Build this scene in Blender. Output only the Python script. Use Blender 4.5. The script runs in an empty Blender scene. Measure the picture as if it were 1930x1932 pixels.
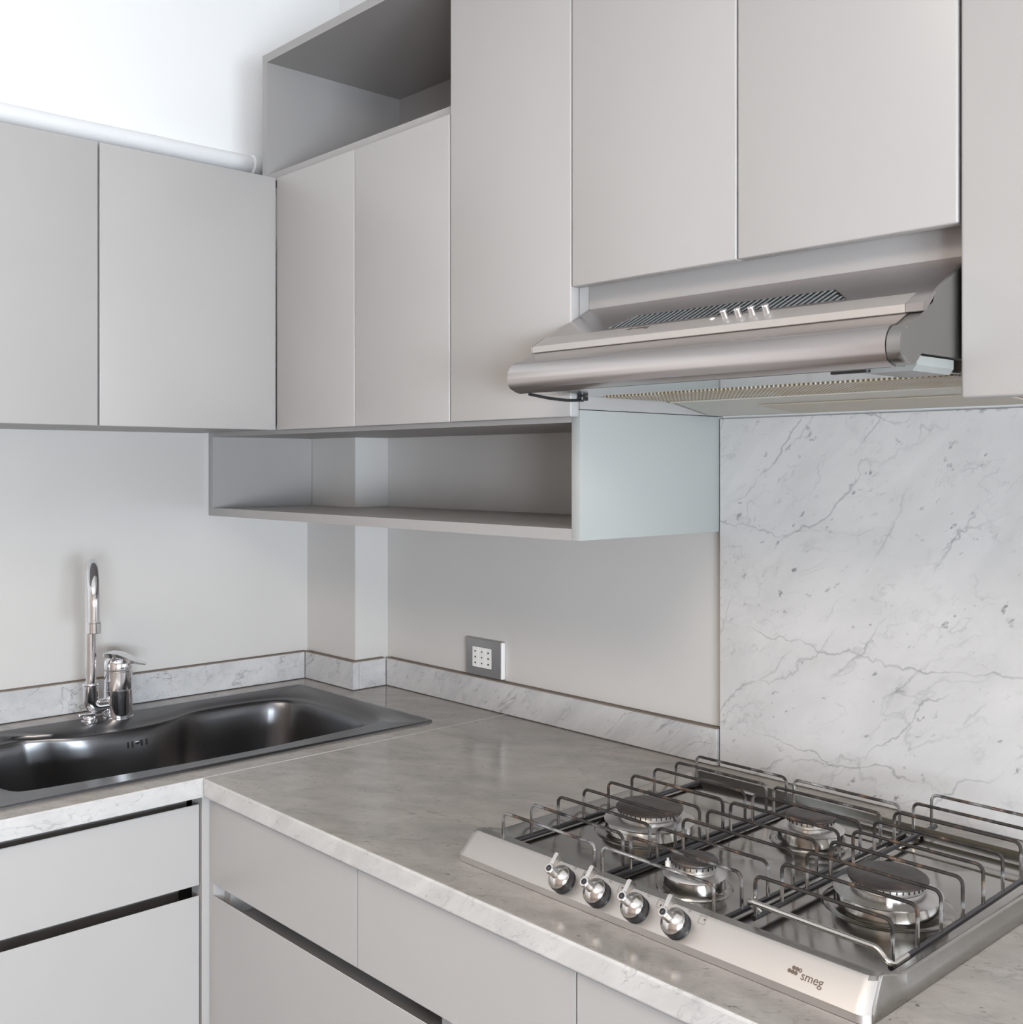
import bpy, bmesh, math, random
from mathutils import Vector, Matrix
from math import sin, cos, pi, radians
random.seed(7)
scene = bpy.context.scene
COL = scene.collection
ZC = 0.90            # height of the worktop above the floor; all z below are measured from the worktop

# ------------------------------------------------------------------ camera
cd = bpy.data.cameras.new('camera'); cam = bpy.data.objects.new('camera', cd); COL.objects.link(cam)
cam.location = (2.3402, -1.5700, 0.5227 + ZC)
cam.rotation_euler = (radians(90), 0, radians(47.1989))
cd.sensor_fit = 'HORIZONTAL'; cd.sensor_width = 36.0; cd.lens = 2062.78 / 1930 * 36
cd.shift_y = -(966 - 879.18) / 1930; cd.clip_start = 0.02
scene.camera = cam

# ------------------------------------------------------------------ light and exposure
w = bpy.data.worlds.new('world'); scene.world = w; w.use_nodes = True
bg = w.node_tree.nodes['Background']; bg.inputs[0].default_value = (0.80, 0.90, 1.0, 1); bg.inputs[1].default_value = 56.0

DOOR_R = (-3.05, -1.15, -0.125, 0.65)     # wide low window in the right wall: y0,y1,z0,z1
RX, FY, CZ = 4.1, -3.9, 1.85
def portal(name, loc, rot, sx, sy):
    l = bpy.data.lights.new(name, 'AREA'); l.shape = 'RECTANGLE'; l.size = sx; l.size_y = sy
    o = bpy.data.objects.new(name, l); COL.objects.link(o); o.location = loc; o.rotation_euler = rot
    l.cycles.is_portal = True
y0, y1, z0, z1 = DOOR_R
portal('window_portal', (RX + .05, (y0 + y1) / 2, (z0 + z1) / 2 + ZC), (0, radians(90), 0), z1 - z0, y1 - y0)
LAMP = (1.9, -2.4, CZ)                    # round ceiling lamp
ld_ = bpy.data.lights.new('ceiling_lamp_light', 'AREA'); ld_.shape = 'DISK'; ld_.size = 1.1; ld_.energy = 24; ld_.color = (1.0, .86, .72)
lo_ = bpy.data.objects.new('ceiling_lamp_light', ld_); COL.objects.link(lo_); lo_.location = (LAMP[0], LAMP[1], LAMP[2] - .105 + ZC)
scene.view_settings.view_transform = 'Standard'; scene.view_settings.look = 'None'
scene.view_settings.gamma = 1; scene.view_settings.use_curve_mapping = False
scene.view_settings.exposure = 0.0
try:
    scene.cycles.max_bounces = 10; scene.cycles.diffuse_bounces = 3; scene.cycles.glossy_bounces = 6
    scene.cycles.use_denoising = True; scene.cycles.sample_clamp_indirect = 6
except Exception: pass

# ------------------------------------------------------------------ helpers
def link(name, me, mat, parent=None):
    o = bpy.data.objects.new(name, me); COL.objects.link(o)
    if parent: o.parent = parent
    return o
def world_base(p):
    v = Vector((0, 0, 0))
    while p is not None: v += Vector(p.location); p = p.parent
    return v
def obj(name, bm, mat, parent=None, sharp=35, extra=None, smooth=True, base=None):
    """bmesh in counter coordinates -> one mesh object; a top-level one gets its origin at `base`"""
    bmesh.ops.recalc_face_normals(bm, faces=bm.faces[:])
    loc = world_base(parent) if parent else Vector(base or (0, 0, ZC))
    bmesh.ops.translate(bm, verts=bm.verts[:], vec=Vector((0, 0, ZC)) - loc)
    me = bpy.data.meshes.new(name); bm.to_mesh(me); bm.free()
    me.materials.append(mat)
    for e in (extra or []): me.materials.append(e)
    if smooth:
        for p in me.polygons: p.use_smooth = True
        me.set_sharp_from_angle(angle=radians(sharp))
    o = link(name, me, mat, parent)
    if not parent: o.location = loc
    return o
def tag(o, label=None, cat=None, group=None, kind=None):
    if label: o['label'] = label
    if cat: o['category'] = cat
    if group: o['group'] = group
    if kind: o['kind'] = kind
    return o
def thing(name, loc, label, cat, group=None):
    o = bpy.data.objects.new(name, None); COL.objects.link(o); o.empty_display_size = .05
    o.location = (loc[0], loc[1], loc[2] + ZC)
    return tag(o, label, cat, group)
def NB(): return bmesh.new()
def box(bm, x0, x1, y0, y1, z0, z1, bev=0, seg=2):
    vs = [bm.verts.new(p) for p in ((x0,y0,z0),(x1,y0,z0),(x1,y1,z0),(x0,y1,z0),(x0,y0,z1),(x1,y0,z1),(x1,y1,z1),(x0,y1,z1))]
    fs = [bm.faces.new([vs[i] for i in f]) for f in ((3,2,1,0),(4,5,6,7),(0,1,5,4),(1,2,6,5),(2,3,7,6),(3,0,4,7))]
    if bev:
        es = list({e for f in fs for e in f.edges})
        bmesh.ops.bevel(bm, geom=es, offset=bev, segments=seg, affect='EDGES', profile=.5)
    return bm
def B(*a, **k): return box(NB(), *a, **k)
def prism(bm, poly, axis, a, b):
    """poly of 2D points in the two other axes (x: (y,z), y: (x,z), z: (x,y)); extruded a..b"""
    def P(p, t):
        return (t, p[0], p[1]) if axis == 'x' else (p[0], t, p[1]) if axis == 'y' else (p[0], p[1], t)
    A = [bm.verts.new(P(p, a)) for p in poly]; Bv = [bm.verts.new(P(p, b)) for p in poly]
    bm.faces.new(A); bm.faces.new(Bv[::-1]); n = len(poly)
    for i in range(n): bm.faces.new((A[i], A[(i+1) % n], Bv[(i+1) % n], Bv[i]))
    return bm
def sheet(poly, th):
    """open polyline in 2D thickened to a closed profile"""
    out = []
    n = len(poly)
    for i, p in enumerate(poly):
        a = Vector(poly[max(i-1, 0)]); b = Vector(poly[min(i+1, n-1)]); d = (b-a).normalized()
        out.append((p[0] - d[1]*th, p[1] + d[0]*th))
    return list(poly) + out[::-1]
def frame_of(d):
    d = d.normalized(); a = Vector((0, 0, 1)) if abs(d.z) < .9 else Vector((1, 0, 0))
    u = d.cross(a).normalized(); return u, d.cross(u).normalized()
def tube(bm, pts, r, n=10, cap=True, rs=None):
    pts = [Vector(p) for p in pts]; rings = []; u = None
    for i, p in enumerate(pts):
        d = (pts[min(i+1, len(pts)-1)] - pts[max(i-1, 0)]).normalized()
        if u is None: u, v = frame_of(d)
        else:
            u = (u - d * u.dot(d)).normalized()
        v = d.cross(u)
        rr = rs[i] if rs else r
        rings.append([bm.verts.new(p + (u*cos(2*pi*k/n) + v*sin(2*pi*k/n))*rr) for k in range(n)])
    for a, b in zip(rings, rings[1:]):
        for k in range(n): bm.faces.new((a[k], a[(k+1) % n], b[(k+1) % n], b[k]))
    if cap: bm.faces.new(rings[0][::-1]); bm.faces.new(rings[-1])
    return bm
def fillet(pts, r, seg=5):
    pts = [Vector(p) for p in pts]; out = [pts[0]]
    for a, b, c in zip(pts, pts[1:], pts[2:]):
        d1 = (a-b).normalized(); d2 = (c-b).normalized(); ang = d1.angle(d2)
        t = min(r / math.tan(ang/2), (a-b).length*.49, (c-b).length*.49)
        rr = t * math.tan(ang/2)
        cen = b + (d1+d2).normalized() * (rr / sin(ang/2))
        p1 = b + d1*t; p2 = b + d2*t
        v1 = p1-cen; v2 = p2-cen; tot = v1.angle(v2)
        for k in range(seg+1):
            f = k/seg
            v = (v1*sin((1-f)*tot) + v2*sin(f*tot)) / sin(tot)
            out.append(cen+v)
    out.append(pts[-1]); return out
def lathe(bm, prof, org=(0, 0, 0), axis=(0, 0, 1), n=40, close=True):
    org = Vector(org); ax = Vector(axis).normalized(); u, v = frame_of(ax); rings = []
    for r, h in prof:
        c = org + ax*h
        rings.append([bm.verts.new(c)] if r < 1e-6 else [bm.verts.new(c + (u*cos(2*pi*k/n)+v*sin(2*pi*k/n))*r) for k in range(n)])
    for a, b in zip(rings, rings[1:]):
        for k in range(n):
            k2 = (k+1) % n
            if len(a) == 1 and len(b) == 1: continue
            if len(a) == 1: bm.faces.new((a[0], b[k2], b[k]))
            elif len(b) == 1: bm.faces.new((a[k], a[k2], b[0]))
            else: bm.faces.new((a[k], a[k2], b[k2], b[k]))
    if close:
        if len(rings[0]) > 1: bm.faces.new(rings[0][::-1])
        if len(rings[-1]) > 1: bm.faces.new(rings[-1])
    return bm
def loft(bm, loops, cap0=False, cap1=True):
    R = [[bm.verts.new(p) for p in l] for l in loops]; n = len(R[0])
    for a, b in zip(R, R[1:]):
        for k in range(n): bm.faces.new((a[k], a[(k+1) % n], b[(k+1) % n], b[k]))
    if cap0: bm.faces.new(R[0][::-1])
    if cap1: bm.faces.new(R[-1])
    return bm
def rrect(x0, x1, y0, y1, r, z, seg=6):
    out = []
    for cx, cy, a0 in ((x1-r, y0+r, -90), (x1-r, y1-r, 0), (x0+r, y1-r, 90), (x0+r, y0+r, 180)):
        for k in range(seg+1):
            a = radians(a0 + 90*k/seg); out.append((cx + r*cos(a), cy + r*sin(a), z))
    return out
def copy_of(o, parent, loc=None, label=None):
    c = o.copy(); COL.objects.link(c); c.parent = parent
    if loc is not None: c.location = loc
    if label: c['label'] = label
    for ch in [q for q in bpy.data.objects if q.parent == o]:
        g = ch.copy(); COL.objects.link(g); g.parent = c
    return c

# ------------------------------------------------------------------ materials
def mat(name, col, rough=.5, metal=0, **kw):
    m = bpy.data.materials.new(name); m.use_nodes = True; nt = m.node_tree; b = nt.nodes['Principled BSDF']
    b.inputs['Base Color'].default_value = (*col, 1); b.inputs['Roughness'].default_value = rough; b.inputs['Metallic'].default_value = metal
    for k, v in kw.items(): b.inputs[k].default_value = v
    return m, nt, b
def N(nt, t, **kw):
    n = nt.nodes.new(t)
    for k, v in kw.items():
        if k.startswith('i_'): n.inputs[k[2:].replace('_', ' ')].default_value = v
        else: setattr(n, k, v)
    return n
def coords(nt, scale=(1, 1, 1), rot=(0, 0, 0)):
    g = N(nt, 'ShaderNodeNewGeometry'); m = N(nt, 'ShaderNodeMapping'); nt.links.new(g.outputs['Position'], m.inputs[0])
    m.inputs['Scale'].default_value = scale; m.inputs['Rotation'].default_value = rot
    return m.outputs[0]
def ramp(nt, src, stops):
    r = N(nt, 'ShaderNodeValToRGB'); nt.links.new(src, r.inputs[0]); e = r.color_ramp.elements
    while len(e) < len(stops): e.new(.5)
    for i, (p, c) in enumerate(stops):
        e[i].position = p; e[i].color = (*c, 1) if len(c) == 3 else c
    return r.outputs[0]
def noise(nt, vec, scale, detail=4, rough=.55, dist=0):
    n = N(nt, 'ShaderNodeTexNoise'); nt.links.new(vec, n.inputs['Vector'])
    n.inputs['Scale'].default_value = scale; n.inputs['Detail'].default_value = detail
    n.inputs['Roughness'].default_value = rough; n.inputs['Distortion'].default_value = dist
    return n.outputs['Fac']
def mixc(nt, fac, a, b, mode='MIX'):
    m = N(nt, 'ShaderNodeMix', data_type='RGBA', blend_type=mode)
    for sock, val in ((m.inputs[0], fac), (m.inputs[6], a), (m.inputs[7], b)):
        if hasattr(val, 'links'): nt.links.new(val, sock)
        elif isinstance(val, (int, float)): sock.default_value = val
        else: sock.default_value = (*val, 1)
    return m.outputs[2]
def math_(nt, op, a, b=None, clamp=False):
    m = N(nt, 'ShaderNodeMath', operation=op, use_clamp=clamp)
    for s, v in ((m.inputs[0], a), (m.inputs[1], b)):
        if v is None: continue
        if hasattr(v, 'links'): nt.links.new(v, s)
        else: s.default_value = v
    return m.outputs[0]
def bump(nt, b, h, strength=.1, dist=.002):
    n = N(nt, 'ShaderNodeBump'); n.inputs['Strength'].default_value = strength; n.inputs['Distance'].default_value = dist
    nt.links.new(h, n.inputs['Height']); nt.links.new(n.outputs[0], b.inputs['Normal'])

def paint(name, col, rough=.38, var=.03, bmp=.02):
    m, nt, b = mat(name, col, rough); v = coords(nt)
    n = noise(nt, v, 3.0, 3)
    c = mixc(nt, n, tuple(c*(1-var) for c in col), tuple(min(1, c*(1+var)) for c in col))
    nt.links.new(c, b.inputs['Base Color'])
    bump(nt, b, noise(nt, v, 260, 2), bmp, .001)
    return m
M = {}
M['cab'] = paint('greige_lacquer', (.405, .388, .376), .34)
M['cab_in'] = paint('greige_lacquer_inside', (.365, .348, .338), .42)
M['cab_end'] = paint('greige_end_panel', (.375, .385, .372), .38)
M['panelpaint'] = paint('grey_wall_gloss', (.56, .535, .51), .22, .05)
M['white'] = paint('white_wall_paint', (.93, .915, .90), .7, .01, .05)
M['pipe'] = paint('white_pipe_paint', (.86, .85, .85), .4, .02, .25)
M['dark'] = paint('dark_gap', (.02, .02, .02), .7, .1)
M['black'] = paint('black_plastic', (.012, .012, .013), .3, .1)
M['wplastic'] = paint('white_plastic', (.78, .76, .74), .35)
M['gplastic'] = paint('grey_plastic', (.29, .295, .28), .4)

def marble(name, base, grey, vein, rough, vs=1.0, vein_amt=.8, patch=.35, speck=.5, rot=(0, .7, 0), st=(.55, 1, 1.9), lines=0):
    m, nt, b = mat(name, base, rough)
    v = coords(nt); vr = coords(nt, (1, 1, 1), rot)
    sm = N(nt, 'ShaderNodeMapping'); nt.links.new(vr, sm.inputs[0]); sm.inputs['Scale'].default_value = st; vv = sm.outputs[0]
    cl = ramp(nt, noise(nt, vv, 4*vs, 6, .62, .5), [(.36, (0, 0, 0)), (.70, (1, 1, 1))])
    col = mixc(nt, math_(nt, 'MULTIPLY', cl, patch), base, grey)
    def vein_of(scale, width, dist, off, mlo, mhi, det=5):
        mp = N(nt, 'ShaderNodeMapping'); nt.links.new(vv, mp.inputs[0]); mp.inputs['Location'].default_value = (off, off*.7, -off)
        n = noise(nt, mp.outputs[0], scale, det, .55, dist)
        d = math_(nt, 'ABSOLUTE', math_(nt, 'SUBTRACT', n, .5))
        line = ramp(nt, d, [(0, (1, 1, 1)), (width*.35, (.55, .55, .55)), (width, (0, 0, 0))])
        mk = ramp(nt, noise(nt, mp.outputs[0], scale*1.9, 4), [(mlo, (0, 0, 0)), (mhi, (1, 1, 1))])
        return math_(nt, 'MULTIPLY', line, mk)
    def lin(f, wd, wob, off, mlo, mhi, skew=0):
        sp_ = N(nt, 'ShaderNodeSeparateXYZ'); nt.links.new(vr, sp_.inputs[0])
        mp = N(nt, 'ShaderNodeMapping'); nt.links.new(vr, mp.inputs[0]); mp.inputs['Location'].default_value = (off, -off, off*.3)
        n1 = noise(nt, mp.outputs[0], 2.6, 6, .58, .3)
        u_ = math_(nt, 'ADD', math_(nt, 'MULTIPLY', sp_.outputs[2], f), math_(nt, 'MULTIPLY', sp_.outputs[0], f*skew))
        u_ = math_(nt, 'ADD', u_, math_(nt, 'MULTIPLY', sp_.outputs[1], f*.8))
        d = math_(nt, 'ABSOLUTE', math_(nt, 'SUBTRACT', math_(nt, 'FRACT', math_(nt, 'ADD', u_, math_(nt, 'MULTIPLY', n1, wob))), .5))
        line = ramp(nt, d, [(0, (1, 1, 1)), (wd*.4, (.5, .5, .5)), (wd, (0, 0, 0))])
        mk = ramp(nt, noise(nt, mp.outputs[0], 5.5, 5, .6), [(mlo, (0, 0, 0)), (mhi, (1, 1, 1))])
        return math_(nt, 'MULTIPLY', line, mk)
    if lines:
        for q in (lin(7, .022, 2.2, 2.3, .44, .60), lin(4, .016, 1.6, 7.7, .42, .58, .9), lin(10, .030, 2.0, 5.1, .52, .66, -.25)):
            col = mixc(nt, math_(nt, 'MULTIPLY', q, lines), col, vein)
    for q in (vein_of(2.2*vs, .010, .25, 1.7, .44, .60), vein_of(3.4*vs, .012, .4, 6.1, .48, .64), vein_of(6.5*vs, .016, .3, 9.4, .50, .66)):
        col = mixc(nt, math_(nt, 'MULTIPLY', q, vein_amt), col, vein)
    sp = ramp(nt, noise(nt, vv, 34*vs, 4, .62), [(.62, (0, 0, 0)), (.70, (1, 1, 1))])
    spm = ramp(nt, noise(nt, vv, 6*vs, 3), [(.42, (0, 0, 0)), (.60, (1, 1, 1))])
    col = mixc(nt, math_(nt, 'MULTIPLY', math_(nt, 'MULTIPLY', sp, spm), speck), col, vein)
    nt.links.new(col, b.inputs['Base Color'])
    bump(nt, b, noise(nt, v, 60, 3), .03, .001)
    return m
M['marble_wall'] = marble('marble_slab', (.60, .58, .57), (.45, .44, .43), (.20, .20, .205), .24, 1.75, .28, .6, .9, (0, .65, 0), (.75, 1, 1.4), .62)
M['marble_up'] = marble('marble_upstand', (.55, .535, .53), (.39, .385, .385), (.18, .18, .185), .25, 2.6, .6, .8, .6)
M['marble_top_shaded'] = marble('marble_worktop_shaded', (.385, .355, .325), (.26, .242, .226), (.09, .085, .08), .15, 3.2, .4, .95, 1.0, (0, 0, -.5), (.8, 1.4, 1))  # upward faces: marble coloured darker than the edge, weaker light painted in
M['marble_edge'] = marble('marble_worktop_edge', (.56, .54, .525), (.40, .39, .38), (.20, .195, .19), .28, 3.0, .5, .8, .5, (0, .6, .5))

def steel(name, col, rough, aniso=0, scr=(3, 3, 60), amt=.12, dirt=0):
    m, nt, b = mat(name, col, rough, 1.0)
    v = coords(nt, scr)
    n = noise(nt, v, 14, 5, .6)
    r = N(nt, 'ShaderNodeMapRange'); nt.links.new(n, r.inputs[0]); r.inputs[3].default_value = max(.03, rough-amt); r.inputs[4].default_value = rough+amt
    nt.links.new(r.outputs[0], b.inputs['Roughness'])
    b.inputs['Anisotropic'].default_value = aniso
    if dirt:
        v2 = coords(nt); d = ramp(nt, noise(nt, v2, 9, 6, .65), [(.5, (0, 0, 0)), (.75, (1, 1, 1))])
        c = mixc(nt, math_(nt, 'MULTIPLY', d, dirt), col, (.16, .13, .10)); nt.links.new(c, b.inputs['Base Color'])
    return m
M['brushed'] = steel('brushed_steel_hood', (.48, .45, .44), .25, 0, (1, 25, 25), .012)
M['cheek'] = steel('cheek_steel', (.34, .34, .33), .30, 0, (6, 6, 6), .03)
M['console'] = steel('brushed_steel_console', (.58, .55, .525), .46, 0, (1, 25, 25), .02)
M['steel'] = steel('polished_hob_steel', (.36, .345, .32), .16, 0, (4, 4, 4), .07, .4)
M['sinksteel'] = steel('sink_steel', (.155, .155, .16), .29, 0, (6, 6, 6), .04, .1)
M['chrome'] = steel('chrome', (.80, .80, .82), .07, 0, (5, 5, 5), .03)
M['knobm'] = steel('knob_metal', (.66, .63, .60), .22, 0, (6, 6, 6), .06, .15)
M['alu'] = steel('burner_aluminium', (.66, .64, .62), .34, 0, (6, 6, 6), .08, .22)
M['plate'] = steel('socket_plate_metal', (.50, .49, .49), .36, 0, (6, 6, 6), .08)
M['mirror'] = steel('hood_underside_steel', (.50, .52, .51), .12, 0, (6, 6, 6), .04)
M['slat'] = paint('vent_slat_metal', (.20, .22, .23), .35)

# sooty wire: bright legs, burnt bars
m, nt, b = mat('grate_wire', (.6, .6, .6), .25, 1.0)
g = N(nt, 'ShaderNodeNewGeometry'); sx = N(nt, 'ShaderNodeSeparateXYZ'); nt.links.new(g.outputs['Position'], sx.inputs[0])
v = coords(nt); hn = noise(nt, v, 28, 4, .6)
hz = math_(nt, 'ADD', sx.outputs[2], math_(nt, 'MULTIPLY', math_(nt, 'SUBTRACT', hn, .5), .05))
# soot gathers over the burners, in the middle of the hob's depth
yy = math_(nt, 'ABSOLUTE', math_(nt, 'ADD', sx.outputs[1], .36))
hz = math_(nt, 'SUBTRACT', hz, math_(nt, 'MULTIPLY', yy, .11))
burn = ramp(nt, N(nt, 'ShaderNodeMapRange').outputs[0], [(0, (0, 0, 0)), (1, (1, 1, 1))])
mr = [n for n in nt.nodes if n.bl_idname == 'ShaderNodeMapRange'][0]
nt.links.new(hz, mr.inputs[0]); mr.inputs[1].default_value = ZC+.026; mr.inputs[2].default_value = ZC+.040
soot = ramp(nt, noise(nt, v, 45, 5, .65), [(.30, (.008, .0075, .0075)), (.54, (.028, .023, .02)), (.64, (.11, .062, .038)), (.76, (.28, .23, .19))])
c = mixc(nt, burn, (.55, .54, .54), soot); nt.links.new(c, b.inputs['Base Color'])
nt.links.new(math_(nt, 'SUBTRACT', 1, math_(nt, 'MULTIPLY', burn, .85)), b.inputs['Metallic'])
r = N(nt, 'ShaderNodeMapRange'); nt.links.new(burn, r.inputs[0]); r.inputs[3].default_value = .18; r.inputs[4].default_value = .45
nt.links.new(r.outputs[0], b.inputs['Roughness']); M['wire'] = m
# burnt enamel caps
m, nt, b = mat('burner_cap_enamel', (.03, .025, .023), .38); v = coords(nt)
c = ramp(nt, noise(nt, v, 30, 6, .7), [(.35, (.018, .016, .016)), (.6, (.06, .045, .038)), (.8, (.14, .10, .08))]); nt.links.new(c, b.inputs['Base Color'])
bump(nt, b, noise(nt, v, 90, 4), .3, .001); M['cap'] = m
# grease filter: beige mesh
m, nt, b = mat('grease_filter_mesh', (.5, .45, .38), .45); v = coords(nt, (1, 1, 1))
s2 = N(nt, 'ShaderNodeSeparateXYZ'); nt.links.new(v, s2.inputs[0])
gx = math_(nt, 'SINE', math_(nt, 'MULTIPLY', s2.outputs[0], 900)); gy = math_(nt, 'SINE', math_(nt, 'MULTIPLY', s2.outputs[1], 700))
gg = math_(nt, 'MULTIPLY', gx, gy)
holes = ramp(nt, gg, [(.1, (0, 0, 0)), (.35, (1, 1, 1))])
base = ramp(nt, noise(nt, v, 22, 4), [(.35, (.60, .57, .50)), (.6, (.52, .42, .28)), (.8, (.62, .58, .52))])
c = mixc(nt, holes, base, (.20, .15, .09)); nt.links.new(c, b.inputs['Base Color']); bump(nt, b, gg, .5, .002); M['filter'] = m
M['greasy'] = paint('greasy_enamel', (.55, .53, .47), .4, .08)
M['lens'] = paint('yellowed_lamp_lens', (.40, .35, .27), .3, .1)
# parquet floor
m, nt, b = mat('parquet', (.38, .24, .14), .35); v = coords(nt, (1, 1, 1))
br = N(nt, 'ShaderNodeTexBrick'); nt.links.new(v, br.inputs[0]); br.inputs['Scale'].default_value = 1.6
br.inputs['Color1'].default_value = (.16, .11, .08, 1); br.inputs['Color2'].default_value = (.12, .08, .06, 1); br.inputs['Mortar'].default_value = (.10, .06, .03, 1)
br.inputs['Mortar Size'].default_value = .004
nt.links.new(br.outputs[0], b.inputs['Base Color']); M['floor'] = m
M['print'] = paint('brown_print', (.11, .075, .055), .5)
M['caulk'] = paint('brown_stained_joint', (.16, .125, .10), .7, .3)
M['whitecaulk'] = paint('light_joint_filler', (.52, .49, .46), .7, .1)
M['rim'] = steel('socket_rim', (.85, .85, .87), .18)

# ------------------------------------------------------------------ setting
S_ = dict(kind='structure')
tag(obj('floor', B(-.15, RX+.2, FY-.2, .15, -1.0, -.9), M['floor'], base=(0, 0, 0)), **S_)
tag(obj('ceiling', B(-.15, RX+.2, FY-.2, .15, CZ, CZ+.1), M['white']), **S_)
tag(obj('wall_back', B(-.15, RX+.2, 0, .15, -.9, CZ), M['white']), **S_)
tag(obj('wall_left', B(-.15, 0, FY-.2, 0, -.9, CZ), M['white']), **S_)
M['frontwall'] = paint('warm_grey_wall', (.34, .27, .23), .6)
def wall_with_hole(name, axis, a, b, u0, u1, h, mt='white'):
    bm = NB(); hu0, hu1, hz0, hz1 = h
    for (p, q, r, s) in ((u0, hu0, -.9, CZ), (hu1, u1, -.9, CZ), (hu0, hu1, hz1, CZ), (hu0, hu1, -.9, hz0)):
        if s - r < .03: continue
        if axis == 'x': box(bm, a, b, p, q, r, s)
        else: box(bm, p, q, a, b, r, s)
    return tag(obj(name, bm, M[mt]), **S_)
wall_with_hole('wall_right', 'x', RX, RX+.2, FY-.2, 0, DOOR_R)
tag(obj('wall_front', B(0, RX, FY-.2, FY, -.9, CZ), M['frontwall']), **S_)
# window frame (behind the camera)
y0, y1, z0, z1 = DOOR_R; bm = NB(); ym = (y0+y1)/2
for a, b_ in ((y0, y0+.07), (ym-.07, ym+.07), (y1-.07, y1)): box(bm, RX+.02, RX+.07, a, b_, z0, z1, .004)
for a, b_ in ((z0, z0+.10), (z1-.08, z1)):
    box(bm, RX+.02, RX+.07, y0+.07, ym-.07, a, b_, .004); box(bm, RX+.02, RX+.07, ym+.07, y1-.07, a, b_, .004)
tag(obj('window_1', bm, M['white']), **S_)
t = thing('ceiling_lamp', LAMP, 'large round white flush ceiling lamp behind the camera', 'lamp')
obj('lamp_housing', lathe(NB(), [(0, 0), (.56, 0), (.60, -.03), (.60, -.09), (.575, -.09), (.575, -.06), (0, -.06)], (LAMP[0], LAMP[1], CZ-.0005), (0, 0, 1), 64), M['white'], t)
m_, nt_, b_ = mat('lamp_diffuser_glow', (.9, .88, .84), .5); b_.inputs['Emission Color'].default_value = (1, .86, .72, 1); b_.inputs['Emission Strength'].default_value = 4
obj('diffuser', lathe(NB(), [(0, -.0605), (.572, -.0605), (.572, -.092), (.55, -.098), (0, -.1005)], (LAMP[0], LAMP[1], CZ-.0005), (0, 0, 1), 64), m_, t)

PW, PD = .207, .0942      # corner pier
tag(obj('wall_corner', B(0, PW, -PD, 0, -.9, 1.115), M['white']), **S_)
# glossy grey paint zone of the lower walls: thin skins standing 2 mm proud
wl = bpy.data.objects['wall_left']; wb = bpy.data.objects['wall_back']; wc = bpy.data.objects['wall_corner']
obj('painted_panel', B(0, .002, -2.2, -PD, -.0, .62), M['panelpaint'], wl)
bm = NB(); prism(bm, [(0, -PD-.002), (PW+.002, -PD-.002), (PW+.002, 0), (PW, 0), (PW, -PD), (0, -PD)], 'z', 0, .62)
obj('painted_panel', bm, M['panelpaint'], wc)
obj('painted_panel', B(PW+.002, 1.191, -.002, 0, 0, .62), M['panelpaint'], wb)

# ------------------------------------------------------------------ worktops
DB, DA, TS = .6451, .7053, .0323
HX0, HX1, HY0, HY1 = .12, .56, -.99, -.21       # cut-out for the sink
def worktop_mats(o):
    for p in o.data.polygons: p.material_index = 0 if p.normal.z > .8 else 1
bm = NB()
def ringslab(bm, X0, X1, Y0, Y1, h, zt, zb):
    O = [(X0, Y0), (X1, Y0), (X1, Y1), (X0, Y1)]; I = [(h[0], h[2]), (h[1], h[2]), (h[1], h[3]), (h[0], h[3])]
    V = [[bm.verts.new((x, y, z)) for x, y in L] for L, z in ((O, zt), (I, zt), (O, zb), (I, zb))]
    for k in range(4):
        j = (k+1) % 4
        bm.faces.new((V[0][k], V[0][j], V[1][j], V[1][k])); bm.faces.new((V[2][j], V[2][k], V[3][k], V[3][j]))
        bm.faces.new((V[0][j], V[0][k], V[2][k], V[2][j])); bm.faces.new((V[1][k], V[1][j], V[3][j], V[3][k]))
    return V
V = ringslab(bm, .001, DB-.001, -1.9, -PD-.003, (HX0, HX1, HY0, HY1), 0, -TS)
fe = [e for e in bm.edges if all(abs(v.co.x-(DB-.001)) < 1e-6 and abs(v.co.z) < 1e-6 for v in e.verts)]
bmesh.ops.bevel(bm, geom=fe, offset=.003, segments=3, affect='EDGES', profile=.5)
box(bm, PW+.003, DB-.001, -PD-.003, -.001, -TS, 0)
o = obj('worktop', bm, M['marble_top_shaded'], extra=[M['marble_edge']], smooth=False)
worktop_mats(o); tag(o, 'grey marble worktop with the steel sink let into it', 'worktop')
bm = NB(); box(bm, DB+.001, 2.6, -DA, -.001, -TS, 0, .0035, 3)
o = obj('worktop', bm, M['marble_top_shaded'], extra=[M['marble_edge']], smooth=False)
worktop_mats(o); tag(o, 'grey marble worktop under the gas hob, top shaded darker than its rounded front edge', 'worktop')
# pale filler in the joint of the two worktops
tag(obj('joint_filler', B(DB-.0009, DB+.0009, -DA+.006, -.02, -.006, .0005), M['whitecaulk']), 'thin pale filler line in the joint between the two marble worktops', 'joint')

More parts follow.
